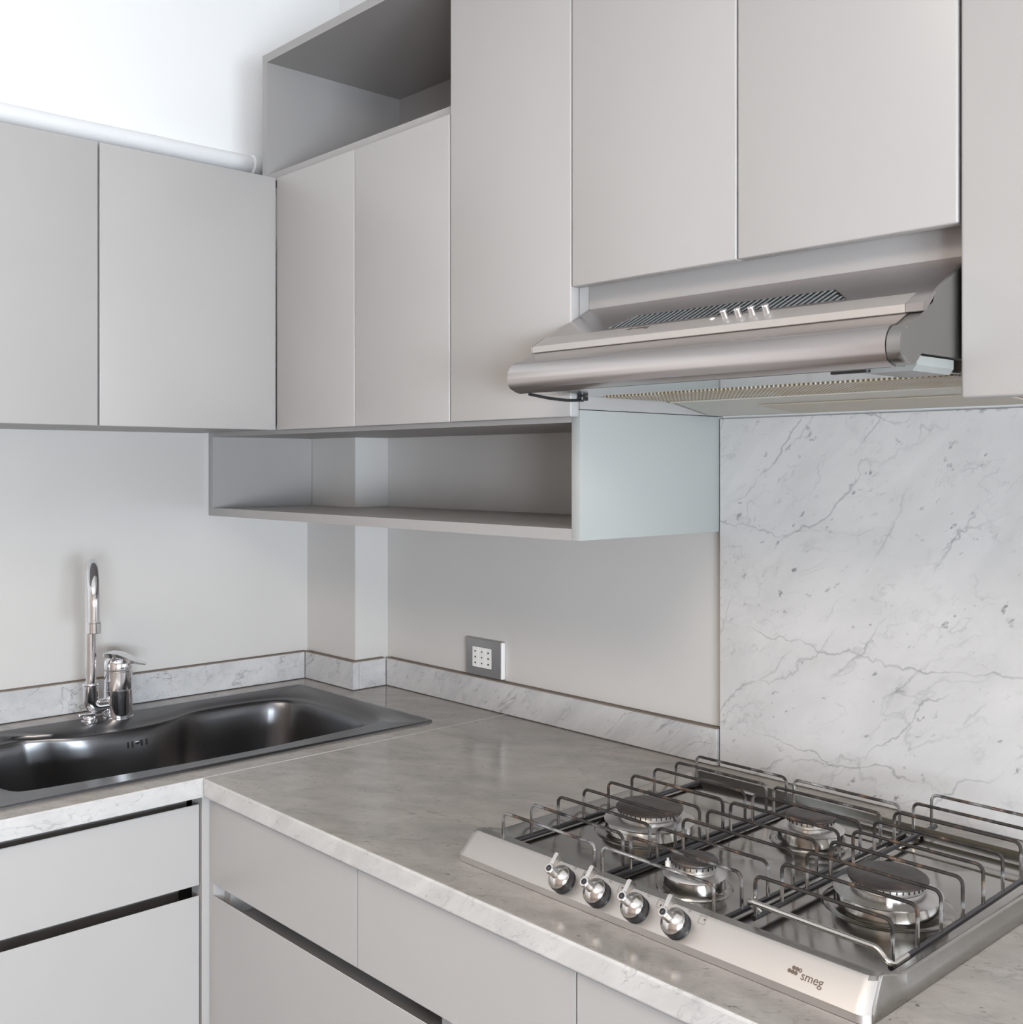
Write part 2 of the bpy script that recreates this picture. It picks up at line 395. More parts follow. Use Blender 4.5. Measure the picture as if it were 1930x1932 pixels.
ZB = .0649; TB = .0194
def upstand(x0, x1, y0, y1, label):
    t = tag(obj('marble_upstand', B(x0, x1, y0, y1, .0015, ZB, .0008, 1), M['marble_up']), label, 'upstand')
    return t
g0 = .0008
u1 = upstand(.0025, TB, -1.9, -PD-TB-g0, 'low marble upstand on the left wall behind the sink tap')
u2 = upstand(TB+g0, PW+TB, -PD-TB, -PD-.0025, 'short marble upstand on the front face of the corner pier')
u3 = upstand(PW+.0025, PW+TB, -PD-.0018, -TB-g0, 'smallest marble upstand, on the side of the corner pier')
u4 = upstand(PW+TB+g0, 1.189, -TB, -.0025, 'long marble upstand under the wall socket')
for u, a in ((u1, (.0022, TB-.004, -1.9, -PD-.012)), (u2, (TB, PW+TB-.006, -PD-TB+.005, -PD-.0022)), (u3, (PW+.0022, PW+TB-.006, -PD-.0015, -TB-.001)), (u4, (PW+TB, 1.189, -TB+.005, -.0022))):
    obj('joint_bead', B(a[0], a[1], a[2], a[3], ZB-.001, ZB+.0022, .001, 1), M['caulk'], u)
tag(obj('marble_splashback', B(1.192, 2.6, -.014, -.0005, .001, .6045, .001, 1), M['marble_wall']), 'tall veined white marble slab on the wall behind the gas hob', 'splashback')

# ------------------------------------------------------------------ cabinets
U, CF = .3829, .363          # door front plane and carcass front plane of the wall units
ZU, ZT = .5972, 1.1227
TOPZ = 1.43
def door_A(parent, x0, x1, z0, z1, name='door', bev=.0022):
    return obj(name, B(x0, x1, -U, -CF-.001, z0, z1, bev, 3), M['cab'], parent)
def shell(x0, x1, y0, y1, z0, z1, open_side, t=.018, back=True):
    """hollow carcass; open_side 'y' (towards -y) or 'x' (towards +x)"""
    bm = NB()
    box(bm, x0, x1, y0, y1, z0, z0+t); box(bm, x0, x1, y0, y1, z1-t, z1)
    if open_side == 'y':
        box(bm, x0, x0+t, y0, y1, z0+t, z1-t); box(bm, x1-t, x1, y0, y1, z0+t, z1-t)
        if back: box(bm, x0+t, x1-t, y1-.006, y1, z0+t, z1-t)
    else:
        box(bm, x0, x1, y0, y0+t, z0+t, z1-t); box(bm, x0, x1, y1-t, y1, z0+t, z1-t)
        if back: box(bm, x0, x0+.006, y0+t, y1-t, z0+t, z1-t)
    return bm
VB = .3372
# left wall units
t = thing('wall_cabinet', (.003, -.5, ZU), 'grey wall cabinet over the sink, door against the corner', 'cabinet')
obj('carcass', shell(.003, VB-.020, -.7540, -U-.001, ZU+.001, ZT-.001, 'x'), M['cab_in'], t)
obj('door', B(VB-.019, VB, -.7538, -U-.0005, ZU, ZT, .0015, 3), M['cab'], t)
t = thing('wall_cabinet', (.003, -1.1, ZU), 'leftmost grey wall cabinet, cut by the left edge of the photo', 'cabinet')
obj('carcass', shell(.003, VB-.020, -1.32, -.7560, ZU+.001, ZT-.001, 'x'), M['cab_in'], t)
obj('door', B(VB-.019, VB, -1.32, -.7572, ZU, ZT, .0015, 3), M['cab'], t)
# open niche unit: on top of the pair
XN, XD1, XD2, X1, XH2, XH3 = .2471, .6205, .9035, 1.190, 1.4916, 1.788
ZNF = 1.127; ZNT = 1.4058
t = thing('wall_cabinet', (.6, -.19, ZU), 'grey two-door wall cabinet under the open niche', 'cabinet')
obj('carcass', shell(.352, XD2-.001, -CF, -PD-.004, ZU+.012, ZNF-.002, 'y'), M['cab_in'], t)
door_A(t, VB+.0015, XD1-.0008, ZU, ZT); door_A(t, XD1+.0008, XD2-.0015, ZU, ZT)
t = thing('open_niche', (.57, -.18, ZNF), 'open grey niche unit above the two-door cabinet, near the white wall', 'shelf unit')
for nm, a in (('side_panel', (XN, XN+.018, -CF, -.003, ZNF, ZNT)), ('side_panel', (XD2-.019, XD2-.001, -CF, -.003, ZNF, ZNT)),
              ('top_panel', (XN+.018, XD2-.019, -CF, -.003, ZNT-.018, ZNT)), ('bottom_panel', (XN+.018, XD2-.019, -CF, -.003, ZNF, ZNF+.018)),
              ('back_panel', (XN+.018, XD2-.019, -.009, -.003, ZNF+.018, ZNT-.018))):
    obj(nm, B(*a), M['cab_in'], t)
# tall single door
t = thing('wall_cabinet', (1.05, -.19, ZU), 'tall narrow single-door wall cabinet left of the cooker hood', 'cabinet')
obj('carcass', shell(XD2+.001, X1, -CF, -.003, .6093, TOPZ, 'y'), M['cab_in'], t)
door_A(t, XD2+.0015, X1-.0003, ZU, TOPZ)
# unit above the hood
ZH = .7927
t = thing('wall_cabinet', (1.49, -.19, ZH), 'grey two-door wall cabinet above the cooker hood', 'cabinet')
obj('carcass', shell(X1+.001, XH3-.001, -CF, -.003, ZH+.008, TOPZ, 'y'), M['cab_in'], t)
door_A(t, X1+.0022, XH2-.0012, ZH, TOPZ); door_A(t, XH2+.0012, XH3-.0018, ZH, TOPZ)
tag(obj('filler_panel', B(X1+.001, XH3-.001, -.343, -.325, .735, ZH+.007), M['cab_in'], t), 'recessed filler strip just above the hood')
t = thing('wall_cabinet', (2.0, -.19, ZU), 'rightmost grey wall cabinet, cut by the right edge of the photo', 'cabinet')
obj('carcass', shell(XH3+.003, 2.38, -CF, -.016, ZU+.012, TOPZ, 'y'), M['cab_in'], t)
door_A(t, XH3+.0015, 2.38, ZU, TOPZ, bev=.004)
# open shelf under the wall units
XS, ZS, ZSO = .0054, .4081, .6083
t = thing('open_shelf', (.6, -.18, ZS), 'long open shelf box under the wall cabinets above the socket', 'shelf unit')
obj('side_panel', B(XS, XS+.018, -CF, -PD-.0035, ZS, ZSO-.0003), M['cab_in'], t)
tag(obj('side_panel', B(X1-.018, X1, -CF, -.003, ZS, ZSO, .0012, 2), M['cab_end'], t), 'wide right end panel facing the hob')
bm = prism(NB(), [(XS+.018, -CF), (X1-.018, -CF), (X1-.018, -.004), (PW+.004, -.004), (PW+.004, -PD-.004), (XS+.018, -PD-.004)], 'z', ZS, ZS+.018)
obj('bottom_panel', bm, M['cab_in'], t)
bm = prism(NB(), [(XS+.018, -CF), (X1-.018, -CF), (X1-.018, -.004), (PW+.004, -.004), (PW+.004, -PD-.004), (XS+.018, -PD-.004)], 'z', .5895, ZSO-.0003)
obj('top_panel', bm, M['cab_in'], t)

# base units
FXB, FYA = .630, -.690        # drawer front planes
def gola(parent, axis, a, b, z, front):
    """bevelled handle-free top edge strip"""
    pass
def front_x(name, parent, y0, y1, z0, z1, bevel_top=True):
    poly = [(FXB-.02, z0), (FXB-.001, z0), (FXB, z0+.001), (FXB, z1-.001), (FXB-.001, z1), (FXB-.02, z1-(.014 if bevel_top else 0))]
    return obj(name, prism(NB(), poly, 'y', y0, y1), M['cab'], parent)
def front_y(name, parent, x0, x1, z0, z1, bevel_top=True):
    poly = [(FYA+.02, z0), (FYA+.001, z0), (FYA, z0+.001), (FYA, z1-.001), (FYA+.001, z1), (FYA+.02, z1-(.014 if bevel_top else 0))]
    return obj(name, prism(NB(), poly, 'x', x0, x1), M['cab'], parent)
t = thing('base_cabinet', (.3, -1.3, -.9), 'grey base cabinet under the sink, with a drawer front over a door', 'cabinet')
bm = NB(); box(bm, .02, FXB-.022, -1.9, -1.882, -.80, -TS-.001); box(bm, .02, FXB-.085, -.722, -.704, -.80, -.19); box(bm, .02, FXB-.022, -1.882, -.722, -.80, -.782)
box(bm, .02, .03, -1.882, -.722, -.782, -.19); obj('carcass', bm, M['cab_in'], t)
obj('recess_channel', prism(NB(), [(FXB-.080, -.240), (FXB-.022, -.240), (FXB-.022, -.232), (FXB-.075, -.232), (FXB-.075, -.16), (FXB-.080, -.16)], 'y', -1.88, -.7045), M['cab_in'], t)
obj('front_rail', B(FXB-.06, FXB-.045, -1.88, -.7045, -.075, -TS-.001), M['cab_in'], t)
front_x('drawer_front', t, -1.25, -.7042, -.184, -.0475); front_x('door', t, -1.25, -.7042, -.80, -.2015)
front_x('drawer_front', t, -1.88, -1.253, -.184, -.0475); front_x('door', t, -1.88, -1.253, -.80, -.2015)
obj('plinth', B(.05, FXB-.07, -1.88, -.72, -.9, -.80), M['cab_in'], t)

t = thing('corner_post', (.62, -.69, -.9), 'slim grey vertical filler post in the corner between the base cabinets', 'post')
obj('post', B(.596, .634, -.7005, -.665, -.80, -TS-.001, .0008, 1), M['cab'], t)
obj('post_strip', B(.6365, .6500, -.6875, -.665, -.80, -TS-.001, .0006, 1), M['cab'], t)

t = thing('base_cabinet', (1.4, -.35, -.9), 'grey run of base drawers and doors under the gas hob', 'cabinet')
bm = NB()
for x in (.6525, 1.233, 2.44): box(bm, x, x+.018, FYA+.022, -.02, -.80, -TS-.001)
box(bm, .6705, 1.233, FYA+.022, -.02, -.80, -.782); box(bm, 1.251, 2.44, FYA+.022, -.02, -.80, -.782)
box(bm, .6705, 1.233, -.03, -.02, -.782, -TS-.001); box(bm, 1.251, 2.44, -.03, -.02, -.782, -TS-.001)
obj('carcass', bm, M['cab_in'], t)
bm = NB(); prof = [(FYA+.080, -.240), (FYA+.022, -.240), (FYA+.022, -.232), (FYA+.075, -.232), (FYA+.075, -.155), (FYA+.080, -.155)]
prism(bm, prof, 'x', .671, 1.2325); prism(bm, prof, 'x', 1.2515, 2.43); obj('recess_channel', bm, M['cab_in'], t)
for a, b_ in ((.6525, 1.0714), (1.0742, 1.4946), (1.4974, 1.95), (1.9525, 2.44)): front_y('drawer_front', t, a, b_, -.1795, -.0405)
for a, b_ in ((.6525, 1.2330), (1.2355, 1.84), (1.8425, 2.44)): front_y('door', t, a, b_, -.80, -.1990)
obj('plinth', B(.66, 2.44, FYA+.08, FYA+.1, -.9, -.80), M['cab_in'], t)

# ------------------------------------------------------------------ white pipe
PR = .020; px_, pz_ = .026, 1.2345
bm = tube(NB(), [(px_, -2.4, pz_+.004)] + [(px_ + random.uniform(-.0004, .0004), -2.4 + k*.1, pz_ + .0005*sin(k*2.1)) for k in range(1, 22)] + [(px_, -.262, pz_)], PR, 20)
t = thing('heating_pipe', (px_, -1.2, pz_), 'white painted pipe along the left wall above the wall cabinets', 'pipe')
obj('pipe_run', bm, M['pipe'], t)
obj('end_collar', lathe(NB(), [(0, 0), (.021, 0), (.0235, .003), (.0235, .016), (.020, .024), (.016, .027), (0, .027)], (px_, -.268, pz_), (0, 1, 0), 24), M['pipe'], t)
obj('pipe_stub', tube(NB(), [(px_, -.244, pz_), (px_, -.0005, pz_)], .012, 16), M['pipe'], t)

# ------------------------------------------------------------------ wall socket
sx0, sx1, sz0, sz1 = .5078, .6278, .0672, .1492
t = thing('wall_socket', (.5678, -.002, .108), 'metal-framed wall socket with three white inserts above the marble upstand', 'socket')
bm = NB(); yb, yf = -.0025, -.0115
O = rrect(sx0, sx1, sz0, sz1, .003, 0, 3); I = rrect(.5300, .5945, .0855, .1305, .001, 0, 3)
def toY(L, y, g=0): return [(p[0], y, p[1]) for p in L]
O2 = rrect(sx0+.002, sx1-.004, sz0+.002, sz1-.002, .003, 0, 3)
loft(bm, [toY(O, yb), toY(O, -.008), toY(O2, yf), toY(I, yf), toY(I, -.006)], False, False)
obj('frame_plate', bm, M['plate'], t)
bmr = B(sx1-.0045, sx1+.0006, -.0118, -.0026, sz0+.002, sz1-.002, .001, 1)  # white strip along the right edge of the plate
tag(obj('white_edge', bmr, M['wplastic'], t), 'white right edge of the frame plate')
for k in range(3):
    xa = .5305 + k*.0213
    ins = obj('socket_insert', B(xa, xa+.0209, -.0108, -.0028, .0860, .1300, .0006, 1), M['wplastic'], t)
    for j in (-1, 0, 1):
        obj('pin_hole', lathe(NB(), [(0, 0), (.0017, 0), (.0017, .0012), (0, .0012)], (xa+.0104, -.0110, .108 + j*.0125), (0, -1, 0), 12), M['black'], ins)

# ------------------------------------------------------------------ sink
t = thing('kitchen_sink', (.34, -.6, 0), 'long inset stainless steel sink with a curved tap ledge', 'sink')
EDGE = [(.1673,-.8753),(.160,-.825),(.186,-.79),(.206,-.75),(.214,-.70),(.213,-.64),(.208,-.59),(.192,-.540),(.162,-.492),(.154,-.455),(.152,-.40),(.154,-.34),(.162,-.300),(.182,-.268),(.215,-.250),(.27,-.2435),(.34,-.243),(.42,-.246),(.47,-.254),(.502,-.272),(.518,-.305),(.5225,-.36),(.5225,-.60),(.520,-.90),(.510,-.94),(.48,-.962),(.43,-.97),(.25,-.97),(.20,-.96),(.175,-.93)]
def resample(poly, it=2):
    for _ in range(it):
        q = []
        for a, b_ in zip(poly, poly[1:]+poly[:1]):
            q += [(a[0]*.75+b_[0]*.25, a[1]*.75+b_[1]*.25), (a[0]*.25+b_[0]*.75, a[1]*.25+b_[1]*.75)]
        poly = q
    return poly
EDGE = resample(EDGE)
cxs, cys = .36, -.60
def ray_hit(poly, ang):
    d = (cos(ang), sin(ang)); best = None
    for a, b_ in zip(poly, poly[1:]+poly[:1]):
        ex, ey = b_[0]-a[0], b_[1]-a[1]; det = d[0]*(-ey) + d[1]*ex
        if abs(det) < 1e-12: continue
        ax, ay = a[0]-cxs, a[1]-cys
        tt = (ax*(-ey) + ay*ex)/det; s = (d[0]*ay - d[1]*ax)/det
        if tt > 0 and -1e-6 <= s <= 1+1e-6: best = tt if best is None else min(best, tt)
    return best
OUT = [(p[0], p[1]) for p in rrect(.088, .5945, -1.03, -.168, .010, 0, 3)]
angs = [2*pi*k/220 for k in range(220)] + [math.atan2(p[1]-cys, p[0]-cxs) % (2*pi) for p in OUT]
angs = sorted(set(round(a, 5) for a in angs))
outd = [ray_hit(OUT, a) for a in angs]; ed = [ray_hit(EDGE, a) for a in angs]
def L_(fn, z):
    r = []
    for a, o_, e_ in zip(angs, outd, ed):
        d = fn(o_, e_); zz = z(a, o_, e_) if callable(z) else z
        r.append((cxs+cos(a)*d, cys+sin(a)*d, zz))
    return r
loops = [L_(lambda o, e: o, .0002), L_(lambda o, e: o-.0008, .0030), L_(lambda o, e: o-.004, .0042), L_(lambda o, e: o-.012, .0042),
         L_(lambda o, e: max(o-.016, e+.012), .0030), L_(lambda o, e: min(o-.018, e+.030), .0022), L_(lambda o, e: min(o-.020, e+.024), -.0025), L_(lambda o, e: e+.005, -.0045), L_(lambda o, e: e, -.0065), L_(lambda o, e: e-.004, -.013),
         L_(lambda o, e: e-.0075, -.03), L_(lambda o, e: e-.0150, -.07), L_(lambda o, e: e-.0243, -.12), L_(lambda o, e: e-.032, -.145), L_(lambda o, e: e-.060, -.160), L_(lambda o, e: e*.5, -.166), L_(lambda o, e: .05, -.168), L_(lambda o, e: .044, -.173)]
obj('sink_bowl', loft(NB(), loops), M['sinksteel'], t, sharp=60)
# overflow: slots and a screw on the rear wall of the bowl
for k, yv in enumerate((-.6565, -.6456, -.6235, -.6113)):
    a = math.atan2(yv-cys, -.16); d_ = ray_hit(EDGE, a % (2*pi))-.0080
    c = (cxs+cos(a)*d_, cys+sin(a)*d_)
    bm = NB(); tube(bm, [(c[0]+.0012, c[1], -.040), (c[0]-.0012, c[1], -.028)], .0023, 10)
    obj('overflow_slot', bm, M['black'], t)
a = math.atan2(-.6346-cys, -.16); d_ = ray_hit(EDGE, a % (2*pi))-.0080
obj('overflow_screw', lathe(NB(), [(0, -.003), (.0045, -.003), (.0045, .0012), (.003, .003), (0, .0036)], (cxs+cos(a)*d_, cys+sin(a)*d_, -.032), (1, 0, .05), 16), M['chrome'], t)
kn = obj('drain_knob', lathe(NB(), [(0, 0), (.016, 0), (.016, .003), (.012, .004), (.012, .011), (.011, .0125), (0, .0125)], (.128, -.690, .003), (0, 0, 1), 28), M['chrome'], t)
obj('knob_bar', B(.1245, .1315, -.712, -.678, .0155, .0215, .0015, 2), M['chrome'], kn)

# ------------------------------------------------------------------ tap
TX, TY = .124, -.6285
t = thing('mixer_tap', (TX, TY, .003), 'chrome mixer tap with a tall swan-neck spout on the sink ledge', 'tap')
obj('tap_body', lathe(NB(), [(0, 0), (.0300, 0), (.0300, .003), (.0288, .004), (.0288, .058), (.0282, .0585), (.0282, .0595), (.0286, .060), (.0280, .096), (.0272, .0965), (.0272, .0985), (0, .0985)], (TX, TY, .0025), (0, 0, 1), 48), M['chrome'], t)
hd = obj('handle_cap', lathe(NB(), [(0, .1012), (.0280, .1012), (.0280, .112), (.0255, .121), (.019, .127), (.008, .1295), (0, .130)], (TX, TY, .0025), (0, 0, 1), 40), M['chrome'], t)
# lever: flat paddle that rises at the back and runs out towards the room
ld = Vector((.62, .78, 0)).normalized(); ln = Vector((-ld.y, ld.x, 0))
bm = NB(); secs = []
for s, wd, z, th in ((-.028, .012, .1350, .006), (-.015, .021, .1375, .010), (.005, .0225, .1350, .014), (.022, .019, .1275, .012), (.036, .014, .1195, .006), (.046, .012, .1165, .004), (.056, .0105, .1140, .003)):
    c = Vector((TX, TY, z)) + ld*s
    secs.append([c + ln*wd*a_ + Vector((0, 0, -th if b_ else 0)) for a_, b_ in ((-1, 0), (-.6, 0), (0, 0), (.6, 0), (1, 0), (.8, 1), (0, 1), (-.8, 1))])
for s in secs:
    s[2].z += .0015
loft(bm, [[tuple(v) for v in s] for s in secs], True, True)
obj('lever', bm, M['chrome'], hd, sharp=50)
# elbow and swan-neck spout
EY = TY-.0570; SR = .0108
bm = tube(NB(), fillet([(TX, TY-.024, .031), (TX, EY, .031), (TX, EY, .0760)], .020, 10), .0150, 24)
obj('elbow', bm, M['chrome'], t)
obj('swivel_ring', lathe(NB(), [(0, 0), (.0157, 0), (.0162, .001), (.0162, .0035), (.0155, .0045), (0, .0045)], (TX, EY, .0755), (0, 0, 1), 28), M['chrome'], t)
sd = Vector((.94, -.335, 0)).normalized(); RR = .072
base = Vector((TX, EY, .079)); top = Vector((TX, EY, .2570))
pts = [base, base.lerp(top, .5), top]
for k in range(1, 25):
    a = pi*k/24*1.02; pts.append(top + sd*(RR*(1-cos(a))) + Vector((0, 0, RR*sin(a))))
end = pts[-1] + Vector((0, 0, -.034)); pts.append(end)
obj('spout', tube(NB(), pts, SR, 24), M['chrome'], t)
obj('aerator', lathe(NB(), [(0, 0), (.0130, 0), (.0138, .001), (.0138, .019), (.0128, .020), (.0128, .022), (0, .022)], tuple(end + Vector((0, 0, -.016))), (0, 0, 1), 28), M['chrome'], t)

# ------------------------------------------------------------------ cooker hood
t = thing('cooker_hood', (1.49, -.25, .61), 'brushed steel slide-style cooker hood with a row of slanted vents', 'cooker hood')
A0 = Vector((0, -.343, .7625)); Dd = Vector((0, -.119, -.0665)).normalized(); Nn = Vector((0, Dd.z, -Dd.y)) * -1
if Nn.z < 0: Nn = -Nn
def onp(x, s, h=0): v = A0 + Dd*s + Nn*h; return (x, v.y, v.z)
hx0, hx1 = 1.1925, 1.7820
vent = [(1.300, .0960), (1.676, .0960), (1.642, .0575), (1.331, .0575)]     # x, s
bm = NB()
O = [(hx0, .128), (hx1, .128), (hx1, 0), (hx0, 0)]
def ring4(bm, O, I, h):
    VO = [bm.verts.new(onp(x, s, h)) for x, s in O]; VI = [bm.verts.new(onp(x, s, h)) for x, s in I]
    for k in range(4): bm.faces.new((VO[k], VO[(k+1) % 4], VI[(k+1) % 4], VI[k]))
    return VO, VI
a, b_ = ring4(bm, O, vent, 0), ring4(bm, O, vent, -.003)
for q in (0, 1):
    for k in range(4): bm.faces.new((a[q][k], a[q][(k+1) % 4], b_[q][(k+1) % 4], b_[q][k]))
obj('top_panel', bm, M['brushed'], t)
bm = NB(); vs = [onp(x, s, h) for h in (-.008, -.0045) for x, s in ((1.29, .100), (1.686, .100), (1.65, .054), (1.32, .054))]
V = [bm.verts.new(p) for p in vs]
for f in ((3,2,1,0),(4,5,6,7),(0,1,5,4),(1,2,6,5),(2,3,7,6),(3,0,4,7)): bm.faces.new([V[i] for i in f])
obj('vent_backing', bm, M['dark'], t)
def clipbar(xa, w_, tilt=.0052):
    """bar between the slots, clipped to the trapezoid"""
    def xl(s): return 1.300 + (.0960-s)/(.0385)*(.031)
    def xr(s): return 1.676 - (.0960-s)/(.0385)*(.034)
    pts = []
    ss = [.0960 - .0385*k/6 for k in range(7)]
    L, R = [], []
    for s in ss:
        c = xa + tilt*(.0960-s)/.0385*1.0
        l, r_ = max(c-w_/2, xl(s)), min(c+w_/2, xr(s))
        if r_-l > .0002: L.append((l, s)); R.append((r_, s))
    return L, R
k = 0; xa = 1.300+.006
while xa < 1.676:
    L, R = clipbar(xa, .0033)
    if len(L) >= 2:
        bm = NB(); q = [[bm.verts.new(onp(p[0], p[1], h)) for p in S] for S in (L, R) for h in (-.0002, -.0010)]
        for i in range(len(L)-1):
            bm.faces.new((q[0][i], q[0][i+1], q[2][i+1], q[2][i])); bm.faces.new((q[1][i], q[3][i], q[3][i+1], q[1][i+1]))
            bm.faces.new((q[0][i], q[1][i], q[1][i+1], q[0][i+1])); bm.faces.new((q[2][i], q[2][i+1], q[3][i+1], q[3][i]))
        bm.faces.new((q[0][0], q[2][0], q[3][0], q[1][0])); bm.faces.new((q[0][-1], q[1][-1], q[3][-1], q[2][-1]))
        obj('vent_slat', bm, M['slat'], t)
    xa += .0096
# front lip of the panel, a little wider than the panel, with end caps
def yz(s, h): v = A0 + Dd*s + Nn*h; return (v.y, v.z)
lt = Vector(yz(.1350, .0012)); lip = [yz(.106, .0012), tuple(lt), (lt.x-.0012, lt.y-.0012), (lt.x-.0014, lt.y-.0098), (lt.x-.0002, lt.y-.0106), (lt.x+.006, lt.y-.0085), yz(.106, -.002)]
obj('front_lip', prism(NB(), lip, 'x', hx0-.003, 1.7660), M['console'], t)
lip2 = [(p[0], p[1]) for p in lip]
obj('lip_end_cap', prism(NB(), lip2, 'x', 1.7665, 1.7868), M['brushed'], t)
obj('lip_end_cap', prism(NB(), lip2, 'x', hx0-.0055, hx0-.0035), M['brushed'], t)
# rounded front body
def arc(c, r, a0, a1, n): return [(c[0]+r*cos(radians(a0+(a1-a0)*k/n)), c[1]+r*sin(radians(a0+(a1-a0)*k/n))) for k in range(n+1)]
prof = [(-.440, .6925), (-.470, .6845), (-.490, .6765)] + arc((-.4900, .6510), .0225, 118, 232, 12) + [(-.495, .6292), (-.488, .6285)]
front = [(-.440, .6925)] + [(-.4700, .6815), (-.4895, .6712)] + arc((-.4872, .6480), .0245, 118, 215, 12) + [(-.4980, .6300), (-.4900, .6285)]
obj('front_panel', prism(NB(), sheet(front[::-1], .002)[::-1], 'x', hx0, 1.7700), M['brushed'], t, sharp=30)
endp = [(-.3430, .7600), (-.4380, .7065), (-.440, .6925)] + front[1:] + [(-.345, .6285)]
obj('end_cap', prism(NB(), endp, 'x', hx0-.004, hx0-.0005), M['brushed'], t, sharp=30)
side = [(-.3445, .7615), (-.4330, .7120), (-.4400, .6990), (-.4580, .6880)] + front[2:] + [(-.4800, .6290), (-.4650, .6420), (-.3450, .6420)]
bm = prism(NB(), side, 'x', 1.7705, 1.7860)
es = [e for e in bm.edges if all(abs(v.co.x-1.7860) < 1e-6 and v.co.y < -.4699 for v in e.verts)]
bmesh.ops.bevel(bm, geom=es, offset=.0075, segments=5, affect='EDGES', profile=.5, clamp_overlap=True)
tag(obj('side_cheek', bm, M['cheek'], t, sharp=40), 'grey right cheek with a rounded bright front corner')
obj('bottom_gap_shade', B(hx0+.004, 1.7660, -.4930, -.4880, .6268, .6290), M['black'], t)  # black strip drawn in for the shaded gap below the front panel
obj('underside_panel', B(hx0, 1.7700, -.4885, -.3350, .6285, .6300), M['mirror'], t)
obj('grease_filter', B(hx0+.02, 1.760, -.3345, -.165, .6270, .6300, .0005, 1), M['filter'], t)
obj('filter_rim', prism(NB(), [(-.165, .6255), (-.150, .6255), (-.06, .6090), (-.0155, .6085), (-.0155, .70), (-.165, .70)], 'x', hx0+.012, 1.770), M['greasy'], t)
bm = NB()
V = [bm.verts.new(p) for p in ((1.345, -.118, .6192), (1.72, -.118, .6192), (1.745, -.062, .6088), (1.375, -.062, .6088), (1.345, -.118, .6170), (1.72, -.118, .6170), (1.745, -.062, .6066), (1.375, -.062, .6066))]
for f in ((3,2,1,0),(4,5,6,7),(0,1,5,4),(1,2,6,5),(2,3,7,6),(3,0,4,7)): bm.faces.new([V[i] for i in f])
obj('lamp_lens', bm, M['lens'], t)
obj('hood_box', B(hx0+.012, 1.770, -.338, -.166, .6310, .700), M['greasy'], t)
# side bracket and lever
bm = prism(NB(), [(1.705, .6400), (1.7830, .6400), (1.7830, .6300), (1.778, .6240), (1.725, .6240), (1.705, .6285)], 'y', -.470, -.385)
obj('bracket', bm, M['gplastic'], t)
bm = NB(); box(bm, 1.690, 1.735, -.4860, -.4780, .6240, .6283, .0008, 1)
obj('pull_grip', bm, M['black'], t)
bm = tube(NB(), [(hx0+.006, -.478, .6265), (hx0+.006, -.44, .6225), (hx0+.006, -.40, .6205), (hx0+.006, -.365, .6220)], .0022, 8)
box(bm, hx0+.001, hx0+.011, -.372, -.358, .6215, .6280, .001, 1)
obj('release_lever', bm, M['black'], t)
for x in (1.5162, 1.5369, 1.5573, 1.5778):
    p = onp(x, .1115, .0012); d = (Nn*.85 + Vector((0, 0, .3))).normalized()
    obj('slider_knob', lathe(NB(), [(0, 0), (.0052, 0), (.0046, .007), (.0052, .0095), (.0045, .0105), (0, .0105)], p, tuple(Nn), 16), M['chrome'], t)
obj('indicator_light', lathe(NB(), [(0, 0), (.0033, 0), (.0030, .0012), (0, .0018)], onp(1.4957, .1115, .0012), tuple(Nn), 14), M['wplastic'], t)

# lettering helper: a text turned into a thin mesh
def lettering(name, txt, size, origin, ux, uz, mat_, parent, th=.00012, sx=1.0, bold=0):
    cu = bpy.data.curves.new('txt', 'FONT'); cu.body = txt; cu.size = size; cu.extrude = th; cu.offset = bold
    ob = bpy.data.objects.new('txt', cu); COL.objects.link(ob)
    me = bpy.data.meshes.new_from_object(ob.evaluated_get(bpy.context.evaluated_depsgraph_get()))
    bpy.data.objects.remove(ob); bpy.data.curves.remove(cu)
    ux = Vector(ux).normalized(); uz = Vector(uz).normalized(); n = ux.cross(uz)
    loc = world_base(parent); o0 = Vector(origin) + Vector((0, 0, ZC)) - loc
    for v in me.vertices: v.co = o0 + ux*v.co.x*sx + uz*v.co.y + n*(v.co.z+.0002)
    me.materials.clear(); me.materials.append(mat_)
    o = link(name, me, mat_, parent); return o
up_h = tuple(-Dd)
lettering('lettering', 'smeg', .012, onp(1.3680, .1150, .0014), (1, 0, 0), up_h, M['print'], t)
bm = NB()
for i, j in ((0, 0), (1, 0), (2, 0), (-1, 1), (0, 1), (1, 1)):
    c = Vector(onp(1.3580 + i*.0030 + j*.0005, .1100 + j*.0032, .0013)); lathe(bm, [(0, 0), (.0014, 0), (.0014, .0003), (0, .0003)], tuple(c), tuple(Nn), 10)
obj('emblem_dots', bm, M['print'], t)

